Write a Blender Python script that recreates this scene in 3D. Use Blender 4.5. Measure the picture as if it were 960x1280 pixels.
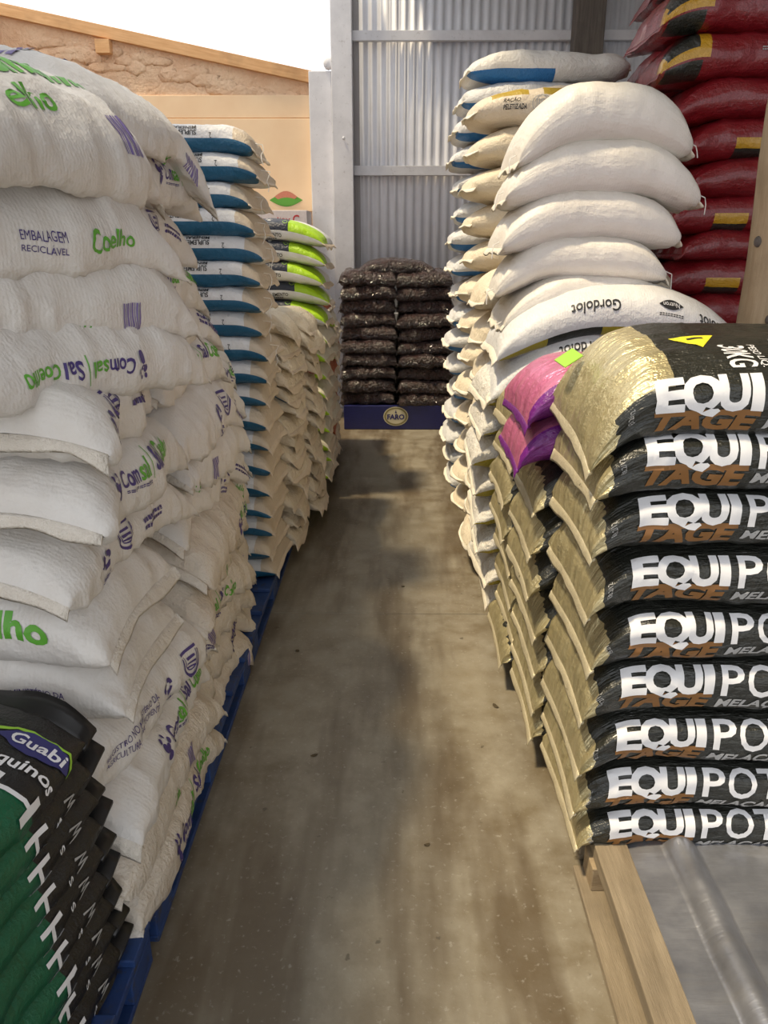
import bpy, bmesh, math, random
import numpy as np
from mathutils import Matrix, Vector, Euler

for o in list(bpy.data.objects):
    bpy.data.objects.remove(o, do_unlink=True)
scene = bpy.context.scene
COL = scene.collection
R = math.radians

# ------------------------------------------------------------------ camera
cd = bpy.data.cameras.new('camera')
cam = bpy.data.objects.new('camera', cd)
COL.objects.link(cam)
cam.location = (0, 0, 1.6)
cam.rotation_euler = (R(90 - 19), 0, R(0.73))
cd.sensor_fit = 'VERTICAL'
cd.sensor_height = 24.0
cd.lens = 24.0 * 960 / 1280
cd.clip_start = 0.02
scene.camera = cam

# ------------------------------------------------------------------ light
world = bpy.data.worlds.new('World')
scene.world = world
world.use_nodes = True
bg = world.node_tree.nodes['Background']
bg.inputs['Color'].default_value = (0.93, 0.96, 1.0, 1)
bg.inputs['Strength'].default_value = 1.5

sd = bpy.data.lights.new('sun', 'SUN')
sd.energy = 4.4
sd.color = (1.0, 0.83, 0.56)
sd.angle = R(6)
sun = bpy.data.objects.new('sun', sd)
COL.objects.link(sun)
sun.rotation_euler = Vector((0.36, 0.12, -0.92)).to_track_quat('-Z', 'Y').to_euler()

scene.view_settings.view_transform = 'Standard'
scene.view_settings.look = 'None'
scene.view_settings.gamma = 1
scene.view_settings.use_curve_mapping = False
scene.view_settings.exposure = -0.1


# ------------------------------------------------------------------ helpers
def tag(o, label=None, cat=None, group=None, kind=None):
    if label: o['label'] = label
    if cat: o['category'] = cat
    if group: o['group'] = group
    if kind: o['kind'] = kind
    return o


def link(name, me, mat=None, parent=None):
    o = bpy.data.objects.new(name, me)
    COL.objects.link(o)
    if mat is not None and me is not None and not me.materials:
        me.materials.append(mat)
    if parent is not None:
        o.parent = parent
    return o


def mesh_np(name, V, F, smooth=True, uv=None):
    """V (n,3); F list/array of faces with equal length; uv (nf,k,2)"""
    me = bpy.data.meshes.new(name)
    F = np.asarray(F, dtype=np.int32)
    nf, k = F.shape
    me.vertices.add(len(V))
    me.vertices.foreach_set('co', np.asarray(V, dtype=np.float32).ravel())
    me.loops.add(nf * k)
    me.loops.foreach_set('vertex_index', F.ravel())
    me.polygons.add(nf)
    me.polygons.foreach_set('loop_start', np.arange(0, nf * k, k, dtype=np.int32))
    me.polygons.foreach_set('use_smooth', np.full(nf, smooth))
    if uv is not None:
        l = me.uv_layers.new(name='UVMap')
        l.data.foreach_set('uv', np.asarray(uv, dtype=np.float32).ravel())
    me.update(calc_edges=True)
    me.validate()
    return me


def box_bm(bm, x0, x1, y0, y1, z0, z1, bev=0.0):
    r = bmesh.ops.create_cube(bm, size=1.0)
    vs = r['verts']
    for v in vs:
        v.co = Vector((x0 + (v.co.x + .5) * (x1 - x0), y0 + (v.co.y + .5) * (y1 - y0), z0 + (v.co.z + .5) * (z1 - z0)))
    if bev > 0:
        es = list({e for v in vs for e in v.link_edges})
        bmesh.ops.bevel(bm, geom=es, offset=bev, segments=2, affect='EDGES', profile=.5)


def bm_mesh(name, bm, smooth=False):
    me = bpy.data.meshes.new(name)
    bm.normal_update()
    bm.to_mesh(me)
    bm.free()
    if smooth:
        me.polygons.foreach_set('use_smooth', np.full(len(me.polygons), True))
    return me


def box(name, x0, x1, y0, y1, z0, z1, mat, parent=None, bev=0.003, origin=None):
    """box given in world coordinates (parent at the world origin unless origin given)"""
    bm = bmesh.new()
    ox, oy, oz = origin if origin else (0, 0, 0)
    box_bm(bm, x0 - ox, x1 - ox, y0 - oy, y1 - oy, z0 - oz, z1 - oz, bev)
    return link(name, bm_mesh(name, bm), mat, parent)


def empty(name, loc):
    o = bpy.data.objects.new(name, None)
    o.empty_display_size = .1
    COL.objects.link(o)
    o.location = loc
    return o


# ------------------------------------------------------------------ materials
class NT:
    def __init__(self, name):
        self.m = bpy.data.materials.new(name)
        self.m.use_nodes = True
        self.t = self.m.node_tree
        self.b = self.t.nodes['Principled BSDF']

    def n(self, typ, **kw):
        nd = self.t.nodes.new(typ)
        for k, v in kw.items():
            setattr(nd, k, v)
        return nd

    def l(self, a, b):
        self.t.links.new(a, b)

    def math(self, op, a, b=None, c=None):
        nd = self.n('ShaderNodeMath', operation=op)
        for i, x in enumerate((a, b, c)):
            if x is None: continue
            if isinstance(x, (int, float)):
                nd.inputs[i].default_value = x
            else:
                self.l(x, nd.inputs[i])
        return nd.outputs[0]

    def mix(self, fac, a, b, blend='MIX'):
        nd = self.n('ShaderNodeMix', data_type='RGBA', blend_type=blend)
        for s, x in ((nd.inputs[0], fac), (nd.inputs[6], a), (nd.inputs[7], b)):
            if isinstance(x, (int, float)):
                s.default_value = x
            elif isinstance(x, tuple):
                s.default_value = (x[0], x[1], x[2], 1)
            else:
                self.l(x, s)
        return nd.outputs[2]

    def noise(self, scale, detail=3, rough=.55, vec=None, dim='3D'):
        nd = self.n('ShaderNodeTexNoise', noise_dimensions=dim)
        nd.inputs['Scale'].default_value = scale
        nd.inputs['Detail'].default_value = detail
        nd.inputs['Roughness'].default_value = rough
        if vec is not None: self.l(vec, nd.inputs['Vector'])
        return nd.outputs['Fac']

    def ramp(self, fac, lo, hi, a=0.0, b=1.0):
        nd = self.n('ShaderNodeMapRange')
        self.l(fac, nd.inputs[0])
        for i, x in enumerate((lo, hi, a, b)):
            nd.inputs[1 + i].default_value = x
        return nd.outputs[0]

    def obj(self):
        return self.n('ShaderNodeTexCoord').outputs['Object']

    def mapped(self, vec, scale):
        nd = self.n('ShaderNodeMapping')
        self.l(vec, nd.inputs['Vector'])
        nd.inputs['Scale'].default_value = scale
        return nd.outputs[0]

    def bump(self, h, strength, dist, normal=None):
        nd = self.n('ShaderNodeBump')
        nd.inputs['Strength'].default_value = strength
        nd.inputs['Distance'].default_value = dist
        self.l(h, nd.inputs['Height'])
        if normal is not None: self.l(normal, nd.inputs['Normal'])
        return nd.outputs[0]

    def set(self, k, v):
        s = self.b.inputs[k]
        if isinstance(v, (int, float)):
            s.default_value = v
        elif isinstance(v, tuple):
            s.default_value = (v[0], v[1], v[2], 1)
        else:
            self.l(v, s)


def plain(name, col, rough=.55, metallic=0.0, coat=0.0, var=0.12, scale=18):
    t = NT(name)
    n = t.noise(scale, 4)
    dark = tuple(c * (1 - var * 1.6) for c in col)
    light = tuple(min(1, c * (1 + var * .6)) for c in col)
    t.set('Base Color', t.mix(t.ramp(n, .3, .7), dark, light))
    t.set('Roughness', rough)
    t.set('Metallic', metallic)
    t.set('Coat Weight', coat)
    return t.m


def bag_mat(name, base, rough=.5, stripes=(), weave=0.0, crease=.35, cscale=14, dirt=(.55, .47, .36), dirt_amt=.25,
            metallic=0.0, coat=0.0, spec=.5, pleat=0.0):
    """stripes: (a0,a1,q0,q1,colour[,metal,rough]) in metres on the bag's own skin"""
    t = NT(name)
    ob = t.obj()
    uvn = t.n('ShaderNodeUVMap')
    uvn.uv_map = 'UVMap'
    sep = t.n('ShaderNodeSeparateXYZ')
    t.l(uvn.outputs[0], sep.inputs[0])
    a, q = sep.outputs[0], sep.outputs[1]
    info = t.n('ShaderNodeObjectInfo').outputs['Location']
    vadd = t.n('ShaderNodeVectorMath', operation='ADD')
    t.l(ob, vadd.inputs[0]); t.l(info, vadd.inputs[1])
    vec = vadd.outputs[0]
    col = base
    met = None
    for s in stripes:
        a0, a1, q0, q1, c = s[:5]
        f = t.math('MULTIPLY', t.math('MULTIPLY', t.math('GREATER_THAN', a, a0), t.math('LESS_THAN', a, a1)),
                   t.math('MULTIPLY', t.math('GREATER_THAN', q, q0), t.math('LESS_THAN', q, q1)))
        col = t.mix(f, col, c)
        if len(s) > 5:
            nd = t.n('ShaderNodeMix', data_type='FLOAT')
            t.l(f, nd.inputs[0])
            if met is None: nd.inputs[2].default_value = metallic
            else: t.l(met, nd.inputs[2])
            nd.inputs[3].default_value = s[5]
            met = nd.outputs[0]
    n1 = t.noise(7, 5, .6, vec)
    n2 = t.noise(cscale, 5, .65, vec)
    fac = t.math('MULTIPLY', t.ramp(n1, .45, .8), dirt_amt)
    mul = t.mix(fac, (1, 1, 1), dirt)
    t.set('Base Color', t.mix(1.0, col, mul, 'MULTIPLY'))
    t.set('Roughness', t.ramp(n2, .2, .8, max(.05, rough - .1), rough + .12))
    t.set('Metallic', metallic if met is None else met)
    t.set('Coat Weight', coat)
    t.set('Coat Roughness', .12)
    t.set('Specular IOR Level', spec)
    # creases: ridged noise
    rid = t.math('SUBTRACT', 1.0, t.math('ABSOLUTE', t.math('MULTIPLY_ADD', n2, 2.0, -1.0)))
    rid = t.math('POWER', rid, 3.0)
    nor = t.bump(rid, crease, .02)
    if pleat:
        pv = t.mapped(uvn.outputs[0], (9, 46, 1))
        pn = t.noise(1.0, 3, .6, pv)
        nor = t.bump(pn, pleat, .02, nor)
    if weave:
        wv = t.n('ShaderNodeTexWave', wave_type='BANDS', bands_direction='X')
        wv.inputs['Scale'].default_value = 34
        wv.inputs['Distortion'].default_value = 2.5
        wv.inputs['Detail'].default_value = 2
        t.l(uvn.outputs[0], wv.inputs['Vector'])
        nor = t.bump(wv.outputs['Fac'], weave * .35, .003, nor)
        wn = t.noise(240, 2, .5, vec)
        nor = t.bump(wn, weave * .8, .003, nor)
    t.set('Normal', nor)
    return t.m


def ink(name, col, rough=.5, metallic=0):
    t = NT(name)
    n = t.noise(140, 3)
    t.set('Base Color', t.mix(t.ramp(n, .35, .5), tuple(c * .82 + .03 for c in col), col))
    t.set('Roughness', rough)
    t.set('Metallic', metallic)
    return t.m


INK = {
    'purple': ink('ink_purple', (.05, .03, .17)), 'green': ink('ink_green', (.10, .36, .03)),
    'black': ink('ink_black', (.012, .012, .014)), 'white': ink('ink_white', (.80, .80, .82), .4),
    'brown': ink('ink_brown', (.23, .10, .022)), 'grey': ink('ink_grey', (.40, .40, .40)),
    'yellow': ink('ink_yellow', (.80, .72, .03)), 'lime': ink('ink_lime', (.33, .62, .05)),
    'navy': ink('ink_navy', (.03, .03, .16)), 'red': ink('ink_red', (.55, .03, .04)),
    'cream': ink('ink_cream', (.72, .66, .45)), 'violet': ink('ink_violet', (.17, .13, .33)),
}

# ------------------------------------------------------------------ 2-D print shapes (unit box), cut into a fine grid
_text_cache = {}


def _cut(me_v, me_f, w, h, step):
    bm = bmesh.new()
    vs = [bm.verts.new((x, y, 0)) for x, y in me_v]
    for f in me_f:
        try:
            bm.faces.new([vs[i] for i in f])
        except ValueError:
            pass
    nx, ny = max(1, int(w / step)), max(1, int(h / step))
    for i in range(1, nx):
        g = bm.verts[:] + bm.edges[:] + bm.faces[:]
        bmesh.ops.bisect_plane(bm, geom=g, plane_co=(i / nx, 0, 0), plane_no=(1, 0, 0))
    for i in range(1, ny):
        g = bm.verts[:] + bm.edges[:] + bm.faces[:]
        bmesh.ops.bisect_plane(bm, geom=g, plane_co=(0, i / ny, 0), plane_no=(0, 1, 0))
    bmesh.ops.triangulate(bm, faces=bm.faces[:])
    bm.verts.index_update()
    V = np.array([v.co[:2] for v in bm.verts]).reshape(-1, 2)
    F = np.array([[v.index for v in f.verts] for f in bm.faces], dtype=np.int32).reshape(-1, 3)
    bm.free()
    return V, F


def text2d(s, w, h, bold=0.0, shear=0.0, step=.02):
    key = (s, round(w, 3), round(h, 3), bold, shear, step)
    if key in _text_cache: return _text_cache[key]
    cu = bpy.data.curves.new('t', 'FONT')
    cu.body = s
    cu.offset = bold
    cu.shear = shear
    cu.resolution_u = 3
    o = bpy.data.objects.new('t', cu)
    me = bpy.data.meshes.new_from_object(o)
    v = np.array([x.co[:2] for x in me.vertices])
    f = [list(p.vertices) for p in me.polygons]
    bpy.data.objects.remove(o); bpy.data.meshes.remove(me); bpy.data.curves.remove(cu)
    lo, hi = v.min(0), v.max(0)
    v = (v - lo) / (hi - lo)
    _text_cache[key] = _cut(v, f, w, h, step)
    return _text_cache[key]


def shape2d(kind, w, h, step=.02):
    key = (kind, round(w, 3), round(h, 3), step)
    if key in _text_cache: return _text_cache[key]
    V, F = [], []

    def poly(pts):
        i = len(V)
        V.extend(pts); F.append(list(range(i, i + len(pts))))

    def ring(cx, cy, r0, r1, a0=0, a1=360, n=18, sy=1):
        i = len(V)
        for k in range(n + 1):
            t = R(a0 + (a1 - a0) * k / n)
            V.append((cx + r0 * math.cos(t), cy + r0 * sy * math.sin(t)))
            V.append((cx + r1 * math.cos(t), cy + r1 * sy * math.sin(t)))
        for k in range(n):
            F.append([i + 2 * k, i + 2 * k + 1, i + 2 * k + 3, i + 2 * k + 2])

    def disc(cx, cy, r, n=14):
        poly([(cx + r * math.cos(2 * math.pi * k / n), cy + r * math.sin(2 * math.pi * k / n)) for k in range(n)])
    if kind == 'rect': poly([(0, 0), (1, 0), (1, 1), (0, 1)])
    elif kind == 'oval': ring(.5, .5, 0.001, .5, n=24)
    elif kind == 'ovalring': ring(.5, .5, .42, .5, n=24)
    elif kind == 'thinring': ring(.5, .5, .455, .5, n=24); ring(.5, .5, .36, .39, n=24)
    elif kind == 'lens':
        n = 14
        up = [(k / n, .5 + .42 * math.sin(math.pi * k / n)) for k in range(n + 1)]
        dn = [(k / n, .5 - .42 * math.sin(math.pi * k / n)) for k in range(n, -1, -1)][1:-1]
        poly(up + dn)
    elif kind == 'tri': poly([(0, 1), (.5, 0), (1, 1)])
    elif kind == 'barcode':
        x = 0
        for k, ww in enumerate([.07, .04, .1, .05, .09, .04, .07, .1]):
            poly([(x, 0), (x + ww, 0), (x + ww, 1), (x, 1)]); x += ww + .055
    elif kind == 'bars':
        for k in range(7):
            x = k / 7
            poly([(x, 0), (x + .09, 0), (x + .09, .55 + .4 * (k % 2)), (x, .55 + .4 * (k % 2))])
    elif kind == 'recycle':
        for k in range(3): ring(.5, .5, .24, .48, k * 120 + 10, k * 120 + 105, 7)
    elif kind == 'shield':
        ring(.5, .9, .42, .48, 185, 355, 14, 1.7); ring(.5, .9, .33, .36, 185, 355, 14, 1.7)
        poly([(.05, .9), (.95, .9), (.95, .98), (.05, .98)])
        for k in range(3): poly([(.28, .4 + .15 * k), (.72, .4 + .15 * k), (.72, .47 + .15 * k), (.28, .47 + .15 * k)])
    elif kind == 'lines':
        for k in range(2):
            for j in range(9): poly([(j / 9, .6 * k), (j / 9 + .085, .6 * k), (j / 9 + .085, .6 * k + .34), (j / 9, .6 * k + .34)])
    elif kind == 'splat':
        disc(.55, .2, .2); disc(.25, .62, .16); disc(.2, .9, .1); disc(.5, .55, .13); disc(.72, .68, .11); disc(.55, .92, .08)
        poly([(.3, .55), (.5, .2), (.7, .25), (.5, .6)])
    elif kind == 'swoosh':
        ring(.45, .1, .62, .72, 20, 150, 14, .9)
        poly([(.98, .25), (1.0, .55), (.8, .7)])
    elif kind == 'hook':
        poly([(0, 0), (.18, 0), (.18, 1), (0, 1)]); poly([(.18, .42), (.75, .42), (.75, .58), (.18, .58)])
        poly([(.75, 0), (.93, 0), (.93, 1), (.75, 1)])
    elif kind == 'wmark':
        poly([(0, 1), (.12, 1), (.3, .1), (.18, .0)]); poly([(.18, 0), (.3, .1), (.5, .75), (.4, .8)])
        poly([(.4, .8), (.5, .75), (.7, .05), (.6, 0)]); poly([(.6, 0), (.7, .05), (1, .95), (.88, 1)])
    _text_cache[key] = _cut(V, F, w, h, step)
    return _text_cache[key]


# ------------------------------------------------------------------ the bag skin
class Noise2:
    def __init__(self, rng, na, nq):
        self.na, self.nq = na, nq
        self.g = rng.random((na + 2, nq))

    def __call__(self, a, q):
        """a in 0..1 clamped, q in 0..1 wrapped"""
        x = np.clip(a, 0, .9999) * self.na
        y = np.mod(q, 1.0) * self.nq
        i = x.astype(int); j = y.astype(int) % self.nq
        fx = x - i; fy = y - np.floor(y)
        fx = fx * fx * (3 - 2 * fx); fy = fy * fy * (3 - 2 * fy)
        j1 = (j + 1) % self.nq
        g = self.g
        return (g[i, j] * (1 - fx) + g[i + 1, j] * fx) * (1 - fy) + (g[i, j1] * (1 - fx) + g[i + 1, j1] * fx) * fy


class Skin:
    def __init__(s, L, W, T, n=4.0, sq=2.5, flare=.04, ear=.03, dl=0., dr=0., x0=.45, arch=0., lump=.012, wr=.006,
                 pleat=.006, side=0., back=0., seed=0, endlow=.35):
        s.endlow = endlow
        s.Lh, s.Wh, s.Th = L / 2, W / 2, T / 2
        s.n, s.sq, s.flare, s.ear = n, max(sq, 2.0 + .40 * W / T), flare, ear
        s.dl, s.dr, s.x0, s.arch, s.lump, s.wr, s.pl, s.side, s.back = dl, dr, x0, arch, lump, wr, pleat, side, back
        rng = np.random.default_rng(seed)
        s.N1 = Noise2(rng, 4, 5); s.N2 = Noise2(rng, 9, 13); s.N3 = Noise2(rng, 5, 38); s.N4 = Noise2(rng, 22, 26); s.N5 = Noise2(rng, 4, 84)
        ph = np.linspace(0, 2 * np.pi, 721)
        y, z = s._sec(ph)
        d = np.hypot(np.diff(y * s.Wh), np.diff(z * s.Th))
        arc = np.concatenate([[0], np.cumsum(d)])
        s.P = arc[-1]
        s._ph, s._arc = ph, arc
        s.rng = rng

    def _sec(s, ph):
        # phase 0 = front (-y), increasing upwards
        c, n = np.cos(ph), np.sin(ph)
        e = 2.0 / s.sq
        return -np.sign(c) * np.abs(c) ** e, np.sign(n) * np.abs(n) ** e

    def center(s, x):
        r = np.maximum(0, (x - s.x0 * s.Lh)) / (s.Lh * (1 - s.x0))
        l = np.maximum(0, (-x - s.x0 * s.Lh)) / (s.Lh * (1 - s.x0))
        return -s.dr * r ** 1.7 - s.dl * l ** 1.7 + s.arch * (1 - (x / s.Lh) ** 2)

    def __call__(s, a, q):
        a = np.asarray(a, float); q = np.asarray(q, float)
        ph = np.interp(np.mod(q, s.P), s._arc, s._ph)
        c, sn = s._sec(ph)
        S = np.clip(a / s.Lh, -1, 1); e = np.abs(S)
        p = np.sqrt(np.maximum(0, 1 - e ** s.n))
        th = s.Th * p + .0025
        w = s.Wh * (1 + s.flare * (1 - p))
        a01 = S * .5 + .5; q01 = np.mod(q, s.P) / s.P
        n1 = s.N1(a01, q01) - .5
        n2 = 1 - np.abs(2 * s.N2(a01, q01) - 1)
        n3 = s.N3(a01, q01) - .5
        n4 = 1 - np.abs(2 * s.N4(a01, q01) - 1)
        disp = s.lump * 2 * n1 + s.wr * (n2 ** 2 - .4) + s.wr * .45 * (n4 ** 2 - .4) + s.pl * 2 * n3 * e ** 3
        disp = disp * (.15 + .85 * p)
        nz = c * np.abs(c) ** .3; 
        y = c * (w + disp)
        z = sn * (th + disp * (.25 + .75 * p))
        x = a + s.ear * np.sign(S) * e ** 8 * (c * c - .45) + .5 * s.lump * n1 * e
        x = x + np.sign(S) * s.pl * 1.0 * (s.N5(a01, q01) + n3 - .5) * 4 * p * (1 - p) * (e > .5)
        z = z + s.center(x) - s.endlow * s.Th * (1 - p)
        z = z - s.side * np.maximum(0, -y / s.Wh) ** 2 - s.back * np.maximum(0, y / s.Wh) ** 2
        return np.stack([x, y, z], -1)

    def mesh(s, name, Ns, Nt):
        t = np.linspace(-1, 1, Ns)
        S = .55 * t + .45 * np.sin(t * np.pi / 2)
        S[0], S[-1] = -1, 1
        a = S * s.Lh
        q = np.arange(Nt) / Nt * s.P
        A, Q = np.meshgrid(a, q, indexing='ij')
        V = s(A, Q).reshape(-1, 3)
        i = np.arange(Ns - 1)[:, None]; j = np.arange(Nt)[None, :]
        j1 = (j + 1) % Nt
        F = np.stack([i * Nt + j + 0 * i, i * Nt + j1, (i + 1) * Nt + j1, (i + 1) * Nt + j], -1).reshape(-1, 4)
        qa = (np.arange(Nt + 1) / Nt * s.P)
        # q stored so that 0 is the front centre, range -P/2..P/2
        def wrap(v, v2):
            m = v >= s.P / 2 - 1e-6
            return np.where(m, v - s.P, v), np.where(m, v2 - s.P, v2)
        q0, q1 = wrap(qa[:-1], qa[1:])
        uv = np.zeros((Ns - 1, Nt, 4, 2))
        uv[:, :, 0, 0] = a[:-1, None]; uv[:, :, 1, 0] = a[:-1, None]; uv[:, :, 2, 0] = a[1:, None]; uv[:, :, 3, 0] = a[1:, None]
        uv[:, :, 0, 1] = q0; uv[:, :, 1, 1] = q1; uv[:, :, 2, 1] = q1; uv[:, :, 3, 1] = q0
        return mesh_np(name, V, F[:, ::-1], True, uv.reshape(-1, 4, 2)[:, ::-1])

    def seam(s, name, sgn, ext=.03, nw=20, wave=.008, lift=0.0, fold=55):
        """flat sewn hem beyond one end, closed thin strip"""
        t = np.linspace(-1, 1, nw)
        k = np.linspace(-.35, 1, 4)
        rng = s.rng
        wv = np.interp(t, np.linspace(-1, 1, 8), rng.uniform(-1, 1, 8)) * wave
        ex = ext * (1 + np.interp(t, np.linspace(-1, 1, 7), rng.uniform(-.25, .25, 7)))
        w = s.Wh * (1 + s.flare)
        T, K = np.meshgrid(t, k, indexing='ij')
        y = T * w
        cf, sf = math.cos(R(fold)), math.sin(R(fold))
        x = sgn * (s.Lh + ex[:, None] * K * np.where(K > 0, cf, 1)) + s.ear * sgn * (T * T - .45)
        z = s.center(np.clip(x, -s.Lh, s.Lh)) - s.endlow * s.Th - ex[:, None] * np.maximum(K, 0) * sf + wv[:, None] * np.maximum(K, 0) + lift * np.maximum(K, 0)
        z = z - s.side * np.maximum(0, -y / s.Wh) ** 2 - s.back * np.maximum(0, y / s.Wh) ** 2
        top = np.stack([x, y, z + .0035], -1).reshape(-1, 3)
        bot = np.stack([x, y, z - .0035], -1).reshape(-1, 3)
        V = np.concatenate([top, bot])
        nk = len(k); off = len(top)
        F = []
        for i in range(nw - 1):
            for j in range(nk - 1):
                b = i * nk + j
                F.append([b, b + nk, b + nk + 1, b + 1]); F.append([off + b, off + b + 1, off + b + nk + 1, off + b + nk])
            b = i * nk + nk - 1; F.append([b, b + nk, off + b + nk, off + b])
            b = i * nk; F.append([b, off + b, off + b + nk, b + nk])
        for b, fl in ((0, 1), ((nw - 1) * nk, 0)):
            for j in range(nk - 1):
                F.append([b + j, b + j + 1, off + b + j + 1, off + b + j])
        return mesh_np(name, V, F, True)

    def prints(s, specs, off=.0018):
        """specs: (content, a0,q0,a1,q1, ink, opts) -> list of (name, ink, V, F)"""
        out = []
        for sp in specs:
            content, a0, q0, a1, q1, col = sp[:6]
            op = sp[6] if len(sp) > 6 else {}
            w, h = abs(a1 - a0), abs(q1 - q0)
            rot = op.get('rot', 0)
            tw, thh = (h, w) if rot in (90, 270) else (w, h)
            step = op.get('step', .014)
            if content.startswith('#'): V, F = shape2d(content[1:], tw, thh, step)
            else: V, F = text2d(content, tw, thh, op.get('bold', 0.0), op.get('shear', 0.0), step)
            if len(F) == 0: continue
            u, v = V[:, 0], V[:, 1]
            if rot == 180: u, v = 1 - u, 1 - v
            elif rot == 90: u, v = 1 - v, u
            elif rot == 270: u, v = v, 1 - u
            a = a0 + u * (a1 - a0); q = q0 + v * (q1 - q0)
            if 'slope' in op: q = q + op['slope'] * (a - a0)
            P0 = s(a, q)
            h_ = .006
            da = s(a + h_, q) - s(a - h_, q); dq = s(a, q + h_) - s(a, q - h_)
            nrm = np.cross(da, dq)
            nrm /= np.linalg.norm(nrm, axis=1, keepdims=True) + 1e-9
            P0 = P0 + nrm * (off + op.get('lift', 0))
            nm = 'lettering' if not content.startswith('#') else {'#barcode': 'barcode', '#lines': 'small_print', '#rect': 'printed_bar', '#bars': 'printed_bars'}.get(content, 'emblem')
            out.append((nm, col, P0, F))
        return out


def bag(name, skin, mat, loc, yaw=0, pitch=0, roll=0, label='', cat='sack', group=None, res=(40, 28), seams=(1, -1),
        seam_mat=None, seam_kw=None, prints=()):
    me = skin.mesh(name, *res)
    o = link(name, me, mat)
    o.location = loc
    o.rotation_euler = Euler((R(roll), R(pitch), R(yaw)), 'XYZ')
    tag(o, label, cat, group)
    for sg in seams:
        link('end_seam', skin.seam('end_seam', sg, **(seam_kw or {})), seam_mat or mat, o)
    if prints:
        for nm, c, V, F in skin.prints(prints):
            link(nm, mesh_np(nm, V, F, True), INK[c], o)
    return o


ORD = ['topmost', 'second', 'third', 'fourth', 'fifth', 'sixth', 'seventh', 'eighth', 'ninth', 'tenth', 'eleventh', 'twelfth',
       'thirteenth', 'fourteenth', 'fifteenth', 'sixteenth', 'seventeenth', 'eighteenth', 'nineteenth', 'twentieth', 'twenty-first']
rnd = random.Random(11)
U = rnd.uniform

# ================================================================== SETTING
# ---- floor
t = NT('concrete')
ob = t.obj()
n1 = t.noise(1.1, 6, .6, ob); n2 = t.noise(7, 6, .65, ob); n3 = t.noise(60, 4, .6, ob)
st = t.noise(1.0, 4, .6, t.mapped(ob, (3.2, .55, 1)))
c = t.mix(t.ramp(n1, .3, .7), (.125, .095, .057), (.235, .200, .138))
c = t.mix(t.ramp(n2, .35, .75), c, (.29, .262, .205))
c = t.mix(t.math('MULTIPLY', t.ramp(st, .46, .58), .75), c, (.085, .058, .030))
c = t.mix(t.math('MULTIPLY', t.ramp(n3, .60, .72), .45), c, (.40, .38, .33))
sp = t.noise(22, 3, .5, ob)
c = t.mix(t.math('MULTIPLY', t.ramp(sp, .70, .74), .7), c, (.07, .055, .035))
t.set('Base Color', c)
t.set('Roughness', t.ramp(n2, .3, .7, .34, .6))
t.set('Normal', t.bump(n3, .12, .01))
M_conc = t.m


def slab(name, x0, x1, y0, y1):
    return box(name, x0, x1, y0, y1, -.12, 0, M_conc, bev=.004)


fl = tag(bpy.data.objects.new('floor', None), kind='structure'); COL.objects.link(fl)
for (x0, x1, y0, y1) in ((-7, 6, -5, 3.203), (-7, 6, 3.207, 8.0)):
    s_ = slab('concrete_slab', x0, x1, y0, y1); s_.parent = fl
sub = box('joint_bed', -7, 6, -5, 8.0, -.2, -.012, plain('joint_dark', (.03, .027, .02), .9)); sub.parent = fl

# ---- materials for the building
t = NT('plaster')
ob = t.obj()
n = t.noise(3, 6, .65, ob); n2 = t.noise(20, 5, .6, ob)
t.set('Base Color', t.mix(t.ramp(n, .35, .7), (.78, .50, .31), (.88, .64, .43)))
t.set('Roughness', .9)
t.set('Normal', t.bump(n2, .8, .05))
M_plaster = t.m
t = NT('beige_board')
n = t.noise(2.2, 5, .6, t.obj())
t.set('Base Color', t.mix(t.ramp(n, .35, .7), (.86, .62, .39), (.92, .70, .46)))
t.set('Roughness', .75)
M_board = t.m
t = NT('white_paint')
n = t.noise(3, 6, .65, t.obj()); n2 = t.noise(26, 4, .6, t.obj())
cc = t.mix(t.ramp(n, .4, .75), (.74, .74, .77), (.56, .56, .59))
t.set('Base Color', t.mix(t.math('MULTIPLY', t.ramp(n2, .62, .74), .5), cc, (.33, .31, .30)))
t.set('Roughness', .6)
M_white = t.m
t = NT('white_sheet')
ob = t.obj()
n = t.noise(1.6, 6, .65, ob); n2 = t.noise(4, 5, .6, t.mapped(ob, (6, 1, .5)))
cc = t.mix(t.ramp(n, .35, .7), (.76, .77, .81), (.64, .64, .68))
t.set('Base Color', t.mix(t.math('MULTIPLY', t.ramp(n2, .56, .75), .35), cc, (.42, .38, .35)))
t.set('Roughness', .5)
M_sheet = t.m


def wood_mat(name, a, b, sc=(1, 14, 14), rough=.8):
    t = NT(name)
    v = t.mapped(t.obj(), sc)
    n = t.noise(3.5, 5, .65, v); n2 = t.noise(40, 3, .6, v); n3 = t.noise(4, 4, .6, t.obj())
    c = t.mix(t.ramp(n, .3, .7), a, b)
    c = t.mix(t.math('MULTIPLY', t.ramp(n3, .5, .75), .4), c, tuple(x * .5 for x in a))
    t.set('Base Color', c)
    t.set('Roughness', rough)
    t.set('Normal', t.bump(n2, .4, .01))
    return t.m


M_beam = wood_mat('roof_timber', (.62, .33, .14), (.78, .48, .24))
M_darkpost = wood_mat('dark_post', (.10, .085, .075), (.19, .165, .14), (14, 14, 1))
M_log = wood_mat('round_log', (.36, .26, .15), (.50, .39, .25), (9, 9, .9))
M_pallet = wood_mat('pallet_wood', (.20, .155, .10), (.34, .275, .19), (14, 1, 14))
M_palletx = wood_mat('pallet_wood_cross', (.30, .215, .125), (.46, .36, .23), (1, 14, 14))

YB = 7.95
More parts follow.
